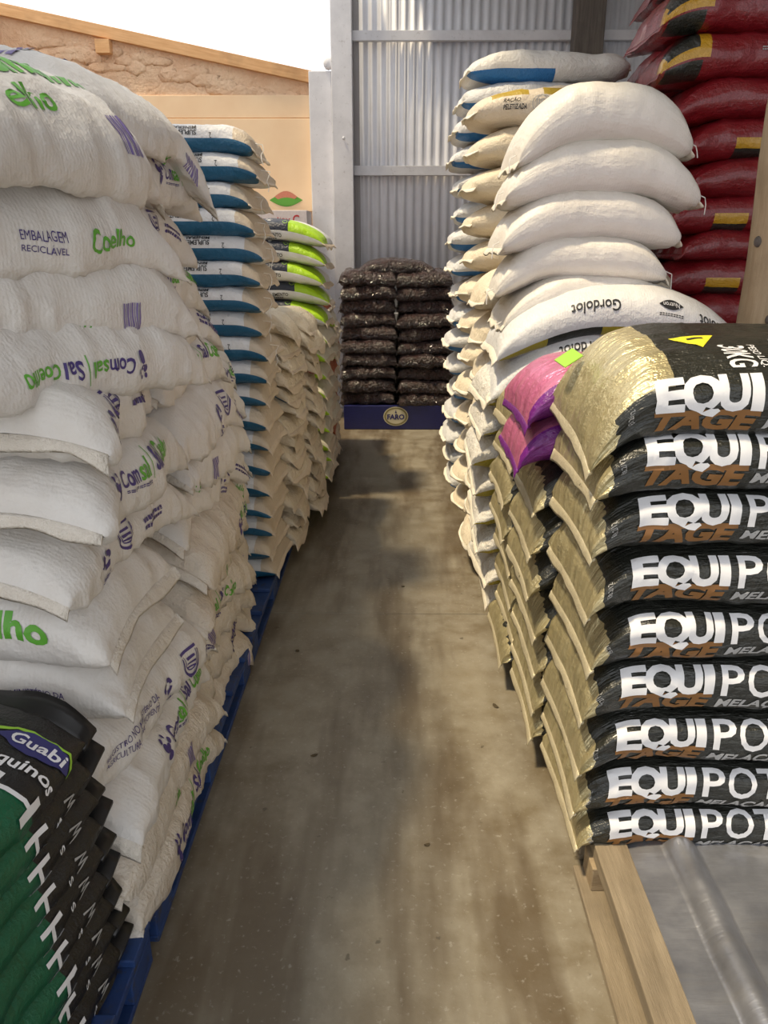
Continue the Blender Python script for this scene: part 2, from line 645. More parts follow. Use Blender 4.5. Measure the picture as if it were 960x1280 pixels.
# ---- back wall, plastered part with sloping top (left of the white column)
def prism(name, prof, y0, y1, mat, parent=None, smooth=False):
    """prof list of (x,z) counter-clockwise"""
    bm = bmesh.new()
    a = [bm.verts.new((x, y0, z)) for x, z in prof]; b = [bm.verts.new((x, y1, z)) for x, z in prof]
    bm.faces.new(a[::-1]); bm.faces.new(b)
    n = len(prof)
    for i in range(n): bm.faces.new((a[i], a[(i + 1) % n], b[(i + 1) % n], b[i]))
    bmesh.ops.recalc_face_normals(bm, faces=bm.faces[:])
    return link(name, bm_mesh(name, bm, smooth), mat, parent)


wb = bpy.data.objects.new('wall_back', None); COL.objects.link(wb); tag(wb, kind='structure')
# rough broken upper edge just below the timber: real stepped outline
prof = [(-6.8, 0), (-.60, 0), (-.60, 3.02)]
rr = random.Random(5)
x = -.62
while x > -6.7:
    ztop = 3.055 + (-.76 - x) * .197 + .0 + rr.uniform(-.02, .03)
    prof.append((x, ztop)); x -= rr.uniform(.05, .13)
prof.append((-6.8, 3.055 + 6.0 * .197 - .05))
prism('plaster', prof, YB, YB + .16, M_plaster, wb)
# thick plaster lumps along the broken upper band
for k in range(34):
    lx = -.8 - k * .075 + rr.uniform(-.03, .03)
    lz = 3.0 + (-.76 - lx) * .197 - rr.uniform(.06, .22)
    bm = bmesh.new()
    bmesh.ops.create_icosphere(bm, subdivisions=2, radius=1)
    sx, sz = rr.uniform(.08, .16), rr.uniform(.03, .07)
    for v in bm.verts:
        j = 1 + .25 * math.sin(v.co.x * 5 + k) * math.cos(v.co.z * 4 + k * 2)
        v.co = Vector((lx + v.co.x * sx * j, YB + v.co.y * .012 * j, lz + v.co.z * sz * j))
    link('plaster_lump', bm_mesh('plaster_lump', bm, True), M_plaster, wb)
# smooth beige boards on the wall, with a horizontal joint
box('board', -3.4, -.79, YB - .022, YB + .01, 1.93, 2.735, M_board, wb)
box('board', -3.4, -.79, YB - .015, YB + .01, 2.742, 2.93, M_board, wb)
# sloping timber on top of the wall
ang = math.atan(.197)
bt = box('wall_plate_beam', -6.6, .15, YB - .05, YB + .16, 0, .10, M_beam, None, .004)
bt.location = (-.76 + .15 * 0, 0, 3.02)
bt.rotation_euler = (0, ang, 0)
# shift so that the beam ends at the column
bt.parent = wb
bx_ = box('beam_wedge', -2.70, -2.57, YB - .09, YB + .02, 3.26, 3.37, M_beam, wb)

# small carton print on the lower board: green lens with a red word over it
def flat_print(name, content, x0, x1, z0, z1, y, mat, parent, bold=0, step=.3, rot=0):
    V, F = (shape2d(content[1:], x1 - x0, z1 - z0, step) if content[0] == '#' else text2d(content, x1 - x0, z1 - z0, bold, 0, step))
    u, v = V[:, 0], V[:, 1]
    if rot == 180: u, v = 1 - u, 1 - v
    P = np.stack([x0 + u * (x1 - x0), np.full(len(V), y), z0 + v * (z1 - z0)], -1)
    return link(name, mesh_np(name, P, F, False), mat, parent)


flat_print('emblem', '#lens', -1.20, -.88, 1.96, 2.10, YB - .024, INK['green'], wb)
flat_print('emblem', '#lens', -1.15, -.93, 2.0, 2.12, YB - .0255, plain('emblem_red', (.62, .22, .14)), wb)
flat_print('emblem', '#lens', -1.17, -.90, 1.975, 2.06, YB - .027, INK['green'], wb)

# ---- white timber column
tr = box('trim_1', -.575, -.385, YB - .16, YB + .12, 0, 4.3, M_white, None, .006); tag(tr, kind='structure')
tr = box('trim_2', -.785, -.578, YB - .10, YB + .12, 0, 3.11, M_white, None, .006); tag(tr, kind='structure')
tr = box('trim_3', -.80, -.34, YB - .175, YB - .02, 0, .07, M_white, None, .004); tag(tr, kind='structure')
for (bx0, bz, s_) in ((-.60, 3.17, .06), (-.72, 1.63, .03), (-.47, 2.55, .015)):
    bm = bmesh.new(); bmesh.ops.create_icosphere(bm, subdivisions=2, radius=s_)
    for v in bm.verts: v.co = Vector((v.co.x * .8 + bx0, v.co.y * .5 + (YB - .11 if s_ == .06 else YB - .17 if s_ < .02 else YB - .10), v.co.z + bz))
    o = link('plaster_lump', bm_mesh('plaster_lump', bm, True), M_white, wb)

# ---- corrugated sheets
def corrugated(name, x0, x1, z0, z1, y, amp, pitch, mat, parent):
    nx = int((x1 - x0) / pitch * 12) + 1
    xs = np.linspace(x0, x1, nx)
    ys = y - amp * np.sign(np.cos(xs / pitch * 2 * np.pi)) * np.abs(np.cos(xs / pitch * 2 * np.pi)) ** .7
    V = []
    for zz in (z0, z1):
        V += [(a, b, zz) for a, b in zip(xs, ys)]
    for zz in (z0, z1):
        V += [(a, b + .003, zz) for a, b in zip(xs, ys)]
    F = []
    for i in range(nx - 1):
        F.append([i, i + 1, nx + i + 1, nx + i])
        F.append([2 * nx + i, 3 * nx + i, 3 * nx + i + 1, 2 * nx + i + 1])
        F.append([nx + i, nx + i + 1, 3 * nx + i + 1, 3 * nx + i]); F.append([i, 2 * nx + i, 2 * nx + i + 1, i + 1])
    return link(name, mesh_np(name, np.array(V), F, True), mat, parent)


wc = bpy.data.objects.new('wall_sheet', None); COL.objects.link(wc); wc.name = 'wall_back_right'; tag(wc, kind='structure')
xs0 = -.36
for k, xw in enumerate((-.36, .555, 1.47, 2.385, 3.30)):
    corrugated('corrugated_sheet', xw, xw + .93, 0.02, 4.3, YB + (.03 if k % 2 else .036), .009, .083, M_sheet, wc)
box('recess_shade', -.385, -.33, YB + .0, YB + .1, 0, 4.3, plain('recess_shade_grey', (.34, .32, .32)), wc)  # grey strip stands in for the shade of the recess
for k, (z0, z1) in enumerate(((2.245, 2.33), (3.36, 3.44), (.9, .98))):
    box('girt', -.385, 4.2, YB - .045, YB + .018, z0, z1, M_white, wc)
pw = box('trim_4', 1.57, 1.83, YB - .22, YB - .05, 0, 4.3, M_darkpost, None, .01); tag(pw, kind='structure')

# ---- roof over the aisle's right side, open towards the left
rf = box('ceiling', -.05, 4.5, -1.6, 8.2, 4.32, 4.38, plain('roof_sheet', (.42, .36, .28), .7)); tag(rf, kind='structure')

rf2 = box('ceiling_left_added', -3.6, -1.65, -1.6, 4.2, 4.32, 4.38, plain('roof_sheet_added', (.42, .36, .28), .7)); tag(rf2, kind='structure')  # unseen roof part, added to cut the sky light
wr_ = box('wall_right_added', 4.4, 4.55, -1.6, 8.2, 0, 4.32, M_white); tag(wr_, kind='structure')  # unseen wall, added so that less sky light gets in
wl_ = box('wall_left_added', -3.75, -3.6, -1.6, 7.95, 0, 3.6, M_plaster); tag(wl_, kind='structure')  # side wall added to hold back sky light from the left
# ---- cartons in front of the plastered wall, behind the lime bags
M_carton = plain('white_carton', (.72, .66, .66), .7, var=.06)
for k in range(4):
    b_ = empty('carton', (-1.02, 7.62, k * .48))
    bb = box('carton_body', -.23, .23, -.2, .2, .001, .478, M_carton, b_, .004)
    box('flap_tape', -.23, .23, -.025, .025, .478, .4795, plain('tape', (.55, .42, .3), .4), b_, .0)
    flat_print('lettering', 'C', .10, .16, .36, .44, -.2015, INK['red'], b_, .02)
    flat_print('lettering', 'quality', -.19, .08, .38, .42, -.2015, INK['red'], b_, .0)
    tag(b_, ['white carton with red print standing on the floor by the plastered wall', 'second white carton up in the pile by the plastered wall',
             'third white carton up in the pile by the plastered wall', 'top white carton with red print under the beige board'][k], 'box', 'cartons by the plastered wall')

# ---- round log post
bm = bmesh.new()
prev = None
N = 20
rr = random.Random(2)
for i in range(26):
    z = 4.3 * i / 25
    r = .098 - .006 * z + .006 * math.sin(z * 7)
    cx = 1.37 + .012 * z + .012 * math.sin(z * 2.2); cy = 2.99
    ring = [bm.verts.new((cx + (r + .004 * math.sin(3 * a_ + z)) * math.cos(a_), cy + r * math.sin(a_), z)) for a_ in [2 * math.pi * j / N for j in range(N)]]
    if prev:
        for j in range(N): bm.faces.new((prev[j], prev[(j + 1) % N], ring[(j + 1) % N], ring[j]))
    prev = ring
lp = link('trim_5', bm_mesh('trim_5', bm, True), M_log); tag(lp, kind='structure')
for (z, a_) in ((1.62, 3.6), (2.05, 4.2), (1.35, 4.5)):
    bm = bmesh.new(); bmesh.ops.create_icosphere(bm, subdivisions=2, radius=1)
    for v in bm.verts: v.co = Vector((v.co.x * .014 + 1.39 + .09 * math.cos(a_), v.co.y * .014 + 2.99 + .09 * math.sin(a_), v.co.z * .02 + z))
    link('knot', bm_mesh('knot', bm, True), M_darkpost, lp)

# ================================================================== PALLETS
def pallet(label, x0, x1, y0, y1, mat, matx, h=.135, group=None, deck=6):
    o = empty('pallet', ((x0 + x1) / 2, (y0 + y1) / 2, 0))
    og = ((x0 + x1) / 2, (y0 + y1) / 2, 0)
    L, W = y1 - y0, x1 - x0
    bt = .018
    for i in range(3):       # bottom runners along the aisle
        xa = x0 + i * (W - .1) / 2
        box('runner', xa, xa + .10, y0, y1, 0.0005, bt, mat, o, .003, og)
        for j in range(3):
            ya = y0 + j * (L - .13) / 2
            box('block', xa, xa + .10, ya, ya + .13, bt, h - .042, mat, o, .004, og)
        box('stringer', xa, xa + .10, y0, y1, h - .042, h - .02, mat, o, .003, og)
    for i in range(deck):    # deck boards across
        ya = y0 + i * (L - .11) / (deck - 1)
        box('deck_board', x0 - .004, x1 + .004, ya, ya + .11, h - .02, h, matx, o, .003, og)
    tag(o, label, 'pallet', group)
    return o


t = NT('blue_paint')
n = t.noise(6, 6, .7, t.obj()); n2 = t.noise(26, 5, .65, t.obj())
cc = t.mix(t.ramp(n, .35, .7), (.010, .032, .125), (.022, .062, .20))
t.set('Base Color', t.mix(t.ramp(n2, .56, .70), cc, (.045, .042, .04)))
t.set('Roughness', .55)
M_blue = t.m
for k, (y0, y1) in enumerate(((.10, 1.37), (1.42, 2.68), (2.74, 4.0), (4.06, 5.32), (5.38, 6.64))):
    nm = ['under the green and black horse-feed sacks', 'under the salt sacks, beside the green sacks', 'between the salt sacks and the blue-banded sacks',
          'under the cream sacks', 'under the lime sacks'][k]
    pallet('worn blue painted wooden pallet ' + nm, -1.62, -.565, y0, y1, M_blue, M_blue, .125, 'blue pallets along the aisle')
def long_pallet(label, x0, x1, y0, y1, group):
    og = ((x0 + x1) / 2, (y0 + y1) / 2, 0)
    o = empty('pallet', og)
    for xa in (x0 - .025, x0 + .48, x1 - .10): box('runner', xa, xa + .10, y0, y1, .0005, .022, M_pallet, o, .003, og)
    for ya in (y0, (y0 + y1) / 2 - .05, y1 - .09): box('cross_beam', x0, x1, ya, ya + .085, .022, .093, M_palletx, o, .003, og)
    for xa in (x0 + .16, x0 + .33, x0 + .50, x0 + .67, x0 + .84, x0 + 1.0): box('deck_board', xa, xa + .10, y0, y1, .093, .115, M_pallet, o, .003, og)
    tag(o, label, 'pallet', group)


long_pallet('rough unpainted wooden pallet under the grey metal sheet', .515, 1.62, .55, 1.66, 'unpainted pallets along the aisle')
for k, (y0, y1) in enumerate(((1.70, 2.86), (2.92, 4.08), (4.14, 5.3))):
    nm = ['under the black feed bags', 'under the plain white sacks', 'under the tall cream sack stack'][k]
    pallet('rough unpainted wooden pallet ' + nm, .515, 1.62, y0, y1, M_pallet, M_palletx, .115, 'unpainted pallets along the aisle')
pallet('rough unpainted wooden pallet under the maroon bags', 1.7, 2.75, 3.8, 4.95, M_pallet, M_palletx, .115, 'unpainted pallets along the aisle')

# long board along the pallet edge and the galvanised roof sheet lying on it
bo = box('edge_plank', .525, .61, .56, 1.655, .0935, .137, M_pallet, None, .003)
tag(bo, 'long weathered plank along the pallet edge beside the metal sheet', 'plank')
t = NT('galvanised')
ob = t.obj()
n = t.noise(5, 6, .65, ob); n2 = t.noise(2.2, 5, .6, t.mapped(ob, (1, 5, 1)))
cc = t.mix(t.ramp(n, .35, .7), (.27, .28, .32), (.42, .43, .47))
cc = t.mix(t.math('MULTIPLY', t.ramp(n2, .52, .7), .45), cc, (.36, .33, .28))
t.set('Base Color', cc); t.set('Metallic', .75); t.set('Roughness', t.ramp(n, .3, .7, .28, .5))
t.set('Normal', t.bump(n2, .25, .02))
M_galv = t.m
xs = np.linspace(.59, 1.5, 130)


def rib(x):
    d = np.abs((x - .745 + .15) % .30 - .15)
    return np.where(d < .042, .034 * np.cos(d / .042 * np.pi / 2) ** .8, 0)


zs = .128 + rib(xs) + .006 * np.sin(xs * 9)
ys = np.linspace(.55, 1.70, 24)
V = []
for dz in (0, .0022):
    for yy in ys:
        for xx, zz in zip(xs, zs):
            V.append((xx, yy, zz + dz + .0025 * math.sin(yy * 6 + xx * 4) + (.003 * math.sin(yy * 23))))
nx, ny = len(xs), len(ys)
F = []
for i in range(ny - 1):
    for j in range(nx - 1):
        a_ = i * nx + j
        F.append([a_ + nx * ny, a_ + 1 + nx * ny, a_ + nx + 1 + nx * ny, a_ + nx + nx * ny]); F.append([a_, a_ + nx, a_ + nx + 1, a_ + 1])
for j in range(nx - 1):
    F.append([j, j + 1, j + 1 + nx * ny, j + nx * ny]); b_ = (ny - 1) * nx + j; F.append([b_ + 1, b_, b_ + nx * ny, b_ + 1 + nx * ny])
for i in range(ny - 1):
    a_ = i * nx; F.append([a_ + nx, a_, a_ + nx * ny, a_ + nx + nx * ny]); a_ = i * nx + nx - 1; F.append([a_, a_ + nx, a_ + nx + nx * ny, a_ + nx * ny])
ms = link('metal_roof_sheet', mesh_np('metal_roof_sheet', np.array(V), F, True), M_galv)
tag(ms, 'grey galvanised ribbed roofing sheet lying on the wooden pallet', 'metal sheet')

# ================================================================== G: black horse-feed bags with gold sheen painted on (right, near)
GOLD_SHEEN = (.60, .52, .30)  # warm sheen of the black film, put into the end colour
BLK = (.022, .023, .019)
def gold_sheen_mat(name, st):
    return bag_mat(name, GOLD_SHEEN, .34, st, crease=.25, cscale=10, dirt=(.5, .5, .42), dirt_amt=.3, metallic=.6, pleat=.6, coat=.15)


M_goldsheen = gold_sheen_mat('black_film_gold_sheen', [(-.400, 9, -9, 9, BLK, 0.0)])
M_goldsheen_top = gold_sheen_mat('black_film_gold_sheen_top', [(-.385, 9, -9, .06, BLK, 0.0), (-.27, 9, -9, 9, BLK, 0.0)])  # painted sheen runs further in on the upper face
M_goldseam = bag_mat('gold_hem', (.62, .55, .38), .4, crease=.2, metallic=.3)
M_pink = bag_mat('magenta_film', (.62, .17, .31), .34, [(-9, 9, -.16, .055, (.16, .01, .20), 0.0)], crease=.25, cscale=10, dirt_amt=.1, metallic=.35, pleat=.5, coat=.2)
gz = [1.217, 1.086, .945, .793, .657, .511, .361, .224, .111]


def equi_prints(x0, zoff=0.0, top=False):
    """x0: local a of the word's left edge"""
    k = 1.0
    h = .098 if not top else .105
    q0 = .006 + zoff
    e0, e1 = q0 - .012, q0 + .060
    b_ = dict(bold=.05, step=.010, lift=.0012)
    L = [('E', x0, e0, x0 + .060, e1, 'white', b_), ('Q', x0 + .054, e0 - .014, x0 + .136, e1 + .001, 'white', dict(bold=.05, step=.010, lift=.0016)), ('U', x0 + .130, e0 - .002, x0 + .192, e1, 'white', b_),
         ('I', x0 + .196, e0, x0 + .220, e1, 'white', b_),
         ('TAGE', x0 - .004, q0 - .056, x0 + .218, q0 - .010, 'brown', dict(bold=.05, shear=.25, step=.010)),
         ('#rect', x0 - .002, q0 - .022, x0 + .218, q0 - .010, 'brown', dict(step=.010)),
         ('P', x0 + .238, e0 - .006, x0 + .292, e1, 'white', dict(bold=.016, step=.010)),
         ('O', x0 + .299, e0 - .008, x0 + .370, e1 + .002, 'white', dict(bold=.016, step=.010)),
         ('T', x0 + .374, e0 - .006, x0 + .434, e1, 'white', dict(bold=.016, step=.010)),
         ('E', x0 + .444, e0 - .006, x0 + .490, e1, 'white', dict(bold=.016, step=.010)),
         ('MELAÇADO', x0 + .226, q0 - .052, x0 + .47, q0 - .026, 'grey', dict(bold=.03, shear=.3, step=.012)),
         ('EB.2/12', x0 - .052, q0 - .012, x0 - .042, q0 + .026, 'grey', dict(rot=90, step=.02))]
    return L


for i in range(9):
    zt = 1.375 if i == 0 else gz[i - 1]
    zb = gz[i]
    T = (zt - zb) + .012
    xt = [.435, .445, .455, .46, .472, .472, .472, .472, .478][i] + U(-.004, .004)
    Ln = .86
    W = .47 if i else .46
    sk = Skin(Ln, W, T, n=8 if i else 5, sq=3.0, flare=-.02, ear=.008, dl=[.07, .03, .03, .03, .03, .03, .03, .02, .005][i], x0=.72, lump=.007, wr=.006, pleat=.016,
              arch=.012 if i == 0 else .0, side=0.02 if i == 0 else 0, seed=100 + i, endlow=.75)
    cy = 1.62 + W / 2 - .01 + (0.0 if i else .0)
    cx = xt + Ln / 2
    a0 = [.553, .545, .548, .548, .552, .552, .55, .55, .555][i] - cx
    pr = equi_prints(a0, zoff=[.012, .008, .006, .004, .004, .004, .002, 0, 0][i])
    if i == 0:
        P = sk.P
        qt = P / 4 - .08
        pr += [('#tri', -.235, qt - .02, -.135, qt + .06, 'yellow'), ('#rect', -.20, qt + .035, -.165, qt + .045, 'black', dict(lift=.001)),
               ('30KG', -.15, qt - .10, -.09, qt - .005, 'white', dict(rot=270, bold=.02)), ('PESO LÍQ.', -.085, qt - .10, -.06, qt - .0, 'white', dict(rot=270, bold=.01)),
               ('#oval', .055, qt - .09, .19, qt + .045, 'white'), ('#thinring', .06, qt - .085, .185, qt + .04, 'black', dict(lift=.001)), ('TRT', .09, qt - .055, .165, qt + .0, 'black', dict(bold=.02, lift=.001, rot=0)),
               ('#lines', -.02, qt - .05, .03, qt + .04, 'grey')]
    nm = ['top bag of the black horse-feed stack with yellow triangle and round seal', ] + [ORD[j] + ' bag down in the black horse-feed stack with white and brown lettering' for j in range(1, 9)]
    bag('feed_bag', sk, M_goldsheen_top if i == 0 else M_goldsheen, (cx, cy, (zt + zb) / 2 + (.004 if i else .012)), yaw=U(-.8, .8), roll=0 if i else 7, label=nm[i], cat='bag', group='black bags with white lettering',
        res=(92, 112), seams=(-1,), seam_mat=M_goldseam, seam_kw=dict(ext=.02, wave=.006, fold=70), prints=pr)
# small lime tag at the corner of the top bag
V, F = shape2d('rect', .05, .05, .02)
bm = bmesh.new(); box_bm(bm, -.03, .03, -.02, .02, -.002, .002, .001)
gt = link('corner_tag', bm_mesh('corner_tag', bm), INK['lime'], bpy.data.objects['feed_bag'])
gt.location = (-.425, .12, .015); gt.rotation_euler = (.3, -.4, .5)

# second and third columns
for ci, (cy, zt0, nb, x_t, nm) in enumerate(((2.30, 1.285, 9, .40, 'second'), (2.76, 1.16, 8, .385, 'third'))):
    z = zt0
    for i in range(nb):
        zb = zt0 - (zt0 - .115) * (i + 1) / nb
        T = (zt0 - .115) / nb + .014
        pink = ci == 0 and i in (0, 1)
        sk = Skin(.86, .45, T, n=7, sq=2.8, flare=-.02, ear=.008, dl=.035 if i < nb - 1 else .01, x0=.70, lump=.008, wr=.006, pleat=.016, seed=200 + ci * 30 + i, endlow=.75)
        cx = x_t + (.43) + (0.055 * i / nb) + U(-.02, .02) - (.035 if pink else 0)
        if ci == 0 and i == 2: cx -= .0
        lab = ('glossy magenta feed bag, ' + ['topmost of the column', 'second in the column'][i] + ' behind the white-lettered black bags') if pink else \
            ORD[i] + ' gold-sheened black bag down in the ' + nm + ' feed column from the metal sheet'
        bag('feed_bag', sk, M_pink if pink else M_goldsheen, (cx, cy, zb + T / 2 - .005), yaw=U(-1.5, 1.5), label=lab, cat='bag',
            group='magenta feed bags' if pink else 'gold-ended bags in the ' + nm + ' column', res=(64, 84), seams=(-1,),
            seam_mat=M_pink if pink else M_goldseam, seam_kw=dict(ext=.02, wave=.008, fold=70))

# ================================================================== F: plain white sacks and printed sacks beneath
M_plainw = bag_mat('plain_white_weave', (.78, .74, .68), .5, weave=.25, crease=.18, cscale=5, dirt=(.75, .70, .62), dirt_amt=.3, pleat=.2)
OLIVE = (.36, .29, .02)
def gord_mat(name):
    return bag_mat(name, (.74, .74, .74), .45, [(-9, 9, -.085, -.032, OLIVE), (-.30, -.10, -.085, -.032, BLK)], weave=.3, crease=.22, cscale=8, dirt_amt=.2)


M_gord = gord_mat('olive_band_weave')
M_gordend = bag_mat('white_weave_olive_end', (.74, .71, .65), .5, [(-9, -.36, -.16, -.02, OLIVE), ], weave=.3, crease=.45, cscale=12, dirt_amt=.35)
M_hem = bag_mat('white_hem', (.80, .74, .62), .6, crease=.3)
fz = [2.174, 1.985, 1.812, 1.648, 1.51, 1.395]
fx = [(.45, 1.09), (.42, 1.15), (.405, 1.09), (.405, 1.06), (.43, 1.15)]
M_thread = plain('white_thread', (.78, .75, .7), .7, var=.05)


def thread(parent, pts, r=.0022):
    cu = bpy.data.curves.new('thread', 'CURVE')
    cu.dimensions = '3D'
    cu.bevel_depth = r; cu.bevel_resolution = 1
    sp = cu.splines.new('POLY'); sp.points.add(len(pts) - 1)
    for p, q in zip(sp.points, pts): p.co = (*q, 1)
    o = bpy.data.objects.new('tmp', cu)
    me = bpy.data.meshes.new_from_object(o)
    bpy.data.objects.remove(o)
    return link('thread', me, M_thread, parent)


for i in range(5):
    zt, zb = fz[i], fz[i + 1]
    T = zt - zb + .035
    x0, x1 = fx[i]
    L = x1 - x0
    sk = Skin(L, .50, T, n=4.2, sq=2.35, flare=-.22, ear=.0, dl=[.12, .07, .08, .10, .10][i], dr=[.08, .08, .05, .04, .10][i], x0=.25, arch=.01, lump=.010, wr=.004, pleat=.008, seed=300 + i)
    o = bag('plain_sack', sk, M_plainw, ((x0 + x1) / 2, 3.32, (zt + zb) / 2 - .022), yaw=U(-3, 3), label=ORD[i] + ' plump plain white sack in the stack beside the maroon bags',
            group='plain white sacks', res=(64, 48), seam_mat=M_hem, seam_kw=dict(ext=.022, wave=.01))
    for sg in (-1, 1):
        if i in (0, 1, 3) or sg < 0:
            xe = sg * (L / 2 + .015); ze = sk.center(np.array([xe]))[0]
            ln = [.05, .07, .05, .22, .04][i] if sg > 0 else .06
            thread(o, [(xe - sg * .01, -.16, ze), (xe + sg * .012, -.165, ze - .01), (xe + sg * .016, -.17, ze - ln * .5), (xe + sg * .012 + U(-.01, .01), -.17, ze - ln)])
# two printed sacks, print upside down
gp = [('Gordolot', -.22, .025, -.04, .068, 'black', dict(rot=180, bold=.012)), ('#lens', .10, .03, .19, .075, 'black', dict(rot=180)),
      ('Nutron', .115, .043, .175, .06, 'white', dict(rot=180, lift=.001)), ('Gordolot', .25, .01, .40, .05, 'black', dict(rot=180, bold=.012)), ('#lines', .10, .012, .19, .022, 'black', dict(rot=180))]
for i, (x0, x1, zt, zb) in enumerate(((.40, 1.37, 1.455, 1.29), (.385, 1.32, 1.295, 1.14))):
    L = x1 - x0
    sk = Skin(L, .52, zt - zb + .025, n=4.5, sq=2.4, flare=-.06, ear=.01, dl=.11, dr=.14 - .06 * i, x0=.2, arch=.02, lump=.008, wr=.004, pleat=.008, side=.02, seed=320 + i)
    bag('printed_sack', sk, M_gord, ((x0 + x1) / 2, 3.20, (zt + zb) / 2 - .02), yaw=U(-2, 2), label=['upper', 'lower'][i] + ' white sack with olive and black band under the plain white sacks',
        group='white sacks with olive band', res=(64, 48), seam_mat=M_hem, seam_kw=dict(ext=.03, wave=.014), prints=gp)
for i in range(8):
    T = 1.03 / 8
    zt = 1.145 - i * T
    L = .92
    x0 = [.37, .36, .33, .345, .35, .37, .39, .41][i] + U(-.015, .015)
    sk = Skin(L, .52, T + .02, n=5, sq=2.4, flare=-.08, ear=.0, dl=.03 if i < 7 else .02, x0=.55, lump=.014, wr=.014, pleat=.016, seed=340 + i, endlow=.5)
    bag('printed_sack', sk, M_gordend, (x0 + L / 2, 3.27, zt - T / 2), yaw=U(-4, 4), label=ORD[i + 2] + ' sack down, crumpled white end, in the stack under the plain white sacks',
        group='crumpled white sack ends', res=(52, 40), seams=(-1,), seam_mat=M_hem, seam_kw=dict(ext=.02, wave=.014, fold=60))

# ================================================================== K, E, E2: cream sacks further back on the right
M_cream = bag_mat('cream_weave', (.74, .65, .50), .5, weave=.2, crease=.3, cscale=8, dirt=(.8, .7, .55), dirt_amt=.3, pleat=.2)
M_creamtop = bag_mat('cream_weave_gold_band', (.72, .62, .49), .5, [(-.36, .5, .045, .115, (.42, .29, .03)), (-.18, -.11, .04, .12, (.72, .62, .49))], weave=.2, crease=.3, cscale=8, dirt_amt=.2)
M_greyblue = bag_mat('white_weave_blue_band', (.66, .66, .66), .5, [(-9, 9, -.13, -.035, (.015, .14, .38))], weave=.2, crease=.35, cscale=9, dirt_amt=.2)
M_greyblueA = bag_mat('white_weave_blue_half_band', (.72, .70, .66), .5, [(-9, .02, -.16, -.02, (.015, .14, .38))], weave=.2, crease=.35, cscale=9, dirt_amt=.2)


def column(name, n, zt, zb, x_tip, side, cy, L, W, mat, labelf, group, seed, dl=.05, x0=.55, nexp=5.5, sq=2.5, lump=.012, wr=.008, pleat=.012, ear=.008, flare=-.05,
           hem=None, ext=.02, wave=.012, endlow=.35, fold=55, res=(40, 30), jx=.02, jyaw=3, over=.012, prints=None, mats=None, prnts=None, cat='sack', tips=None, both=False, vseed=0):
    """a column of bags lying across the aisle direction; side=+1: bags lie right of their aisle tip"""
    r_ = random.Random(seed)
    T = (zt - zb) / n
    out = []
    for i in range(n):
        sk = Skin(L, W, T + over, n=nexp, sq=sq, flare=flare, ear=ear, dl=dl * (1 if i < n - 2 else .3) if side > 0 else 0., dr=dl * (1 if i < n - 2 else .3) if side < 0 else 0.,
                  x0=x0, lump=lump, wr=wr, pleat=pleat, seed=seed + i, endlow=endlow)
        xt = x_tip + r_.uniform(-jx, jx)
        if tips: xt = tips[i]
        m = mats(i) if mats else mat
        pr = prints(i) if prints else ()
        o = bag(name, sk, m, (xt + side * L / 2, cy + r_.uniform(-.015, .015), zt - T * (i + .5)), yaw=r_.uniform(-jyaw, jyaw), label=labelf(i), cat=cat, group=group(i) if callable(group) else group, res=res,
                seams=(1, -1) if both else (-side,), seam_mat=hem or M_hem, seam_kw=dict(ext=ext, wave=wave, fold=fold), prints=pr)
        out.append(o)
    return out


column('cream_sack', 8, 1.53, .12, .385, 1, 3.80, .88, .50, M_cream, lambda i: ORD[i] + ' cream sack down in the short column between plain white and tall cream sacks',
       'cream sacks in the short column', 400, dl=.05, x0=.4, nexp=4.2, lump=.016, over=.02, flare=-.15, ear=-.04, ext=.015)
column('cream_sack', 13, 2.33, .12, .355, 1, 4.34, .90, .50, M_cream, lambda i: 'topmost cream sack with gold band and round stamp in the tall stack by the post' if i == 0 else ORD[i] + ' cream sack down in the tall stack under the gold-banded sack',
       'cream sacks in the tall stack', 420, dl=.02, x0=.5, nexp=3.2, lump=.010, over=.016, flare=-.22, ear=-.05, endlow=.1, ext=.014, fold=30, mats=lambda i: M_creamtop if i == 0 else M_cream,
       prints=lambda i: [('RAÇÃO', -.30, .01, -.22, .033, 'black', dict(bold=.02, shear=.2)), ('PELETIZADA', -.30, -.018, -.19, .004, 'black', dict(bold=.02, shear=.2)),
                         ('#thinring', -.165, -.035, -.075, .045, 'grey'), ('#barcode', -.145, -.015, -.095, .025, 'grey'), ('#lens', .07, .0, .15, .035, 'black')] if i == 0 else (),
       tips=[.375 + .012 * math.sin(i * 2.1) for i in range(13)])
column('banded_sack', 17, 2.60, .12, .33, 1, 4.90, .88, .50, M_greyblue, lambda i: ORD[i] + ' white sack down with blue band in the stack behind the tall cream stack',
       'blue-banded sacks behind the cream stack', 450, dl=.02, nexp=4.0, over=.014, flare=-.2, ear=-.015, endlow=.1, ext=.016, fold=20, mats=lambda i: M_greyblueA if i == 0 else M_greyblue,
       tips=[.39 if i == 0 else .34 + .02 * math.sin(i * 1.7) for i in range(17)], both=True, pleat=.02)

# ================================================================== H: maroon glossy bags
MAR = (.24, .009, .016)
YEL = (.62, .34, .015)
def mar(name, st):
    return bag_mat(name, MAR, .33, st, crease=.4, cscale=9, dirt=(.6, .5, .5), dirt_amt=.25, coat=.6, pleat=.3)


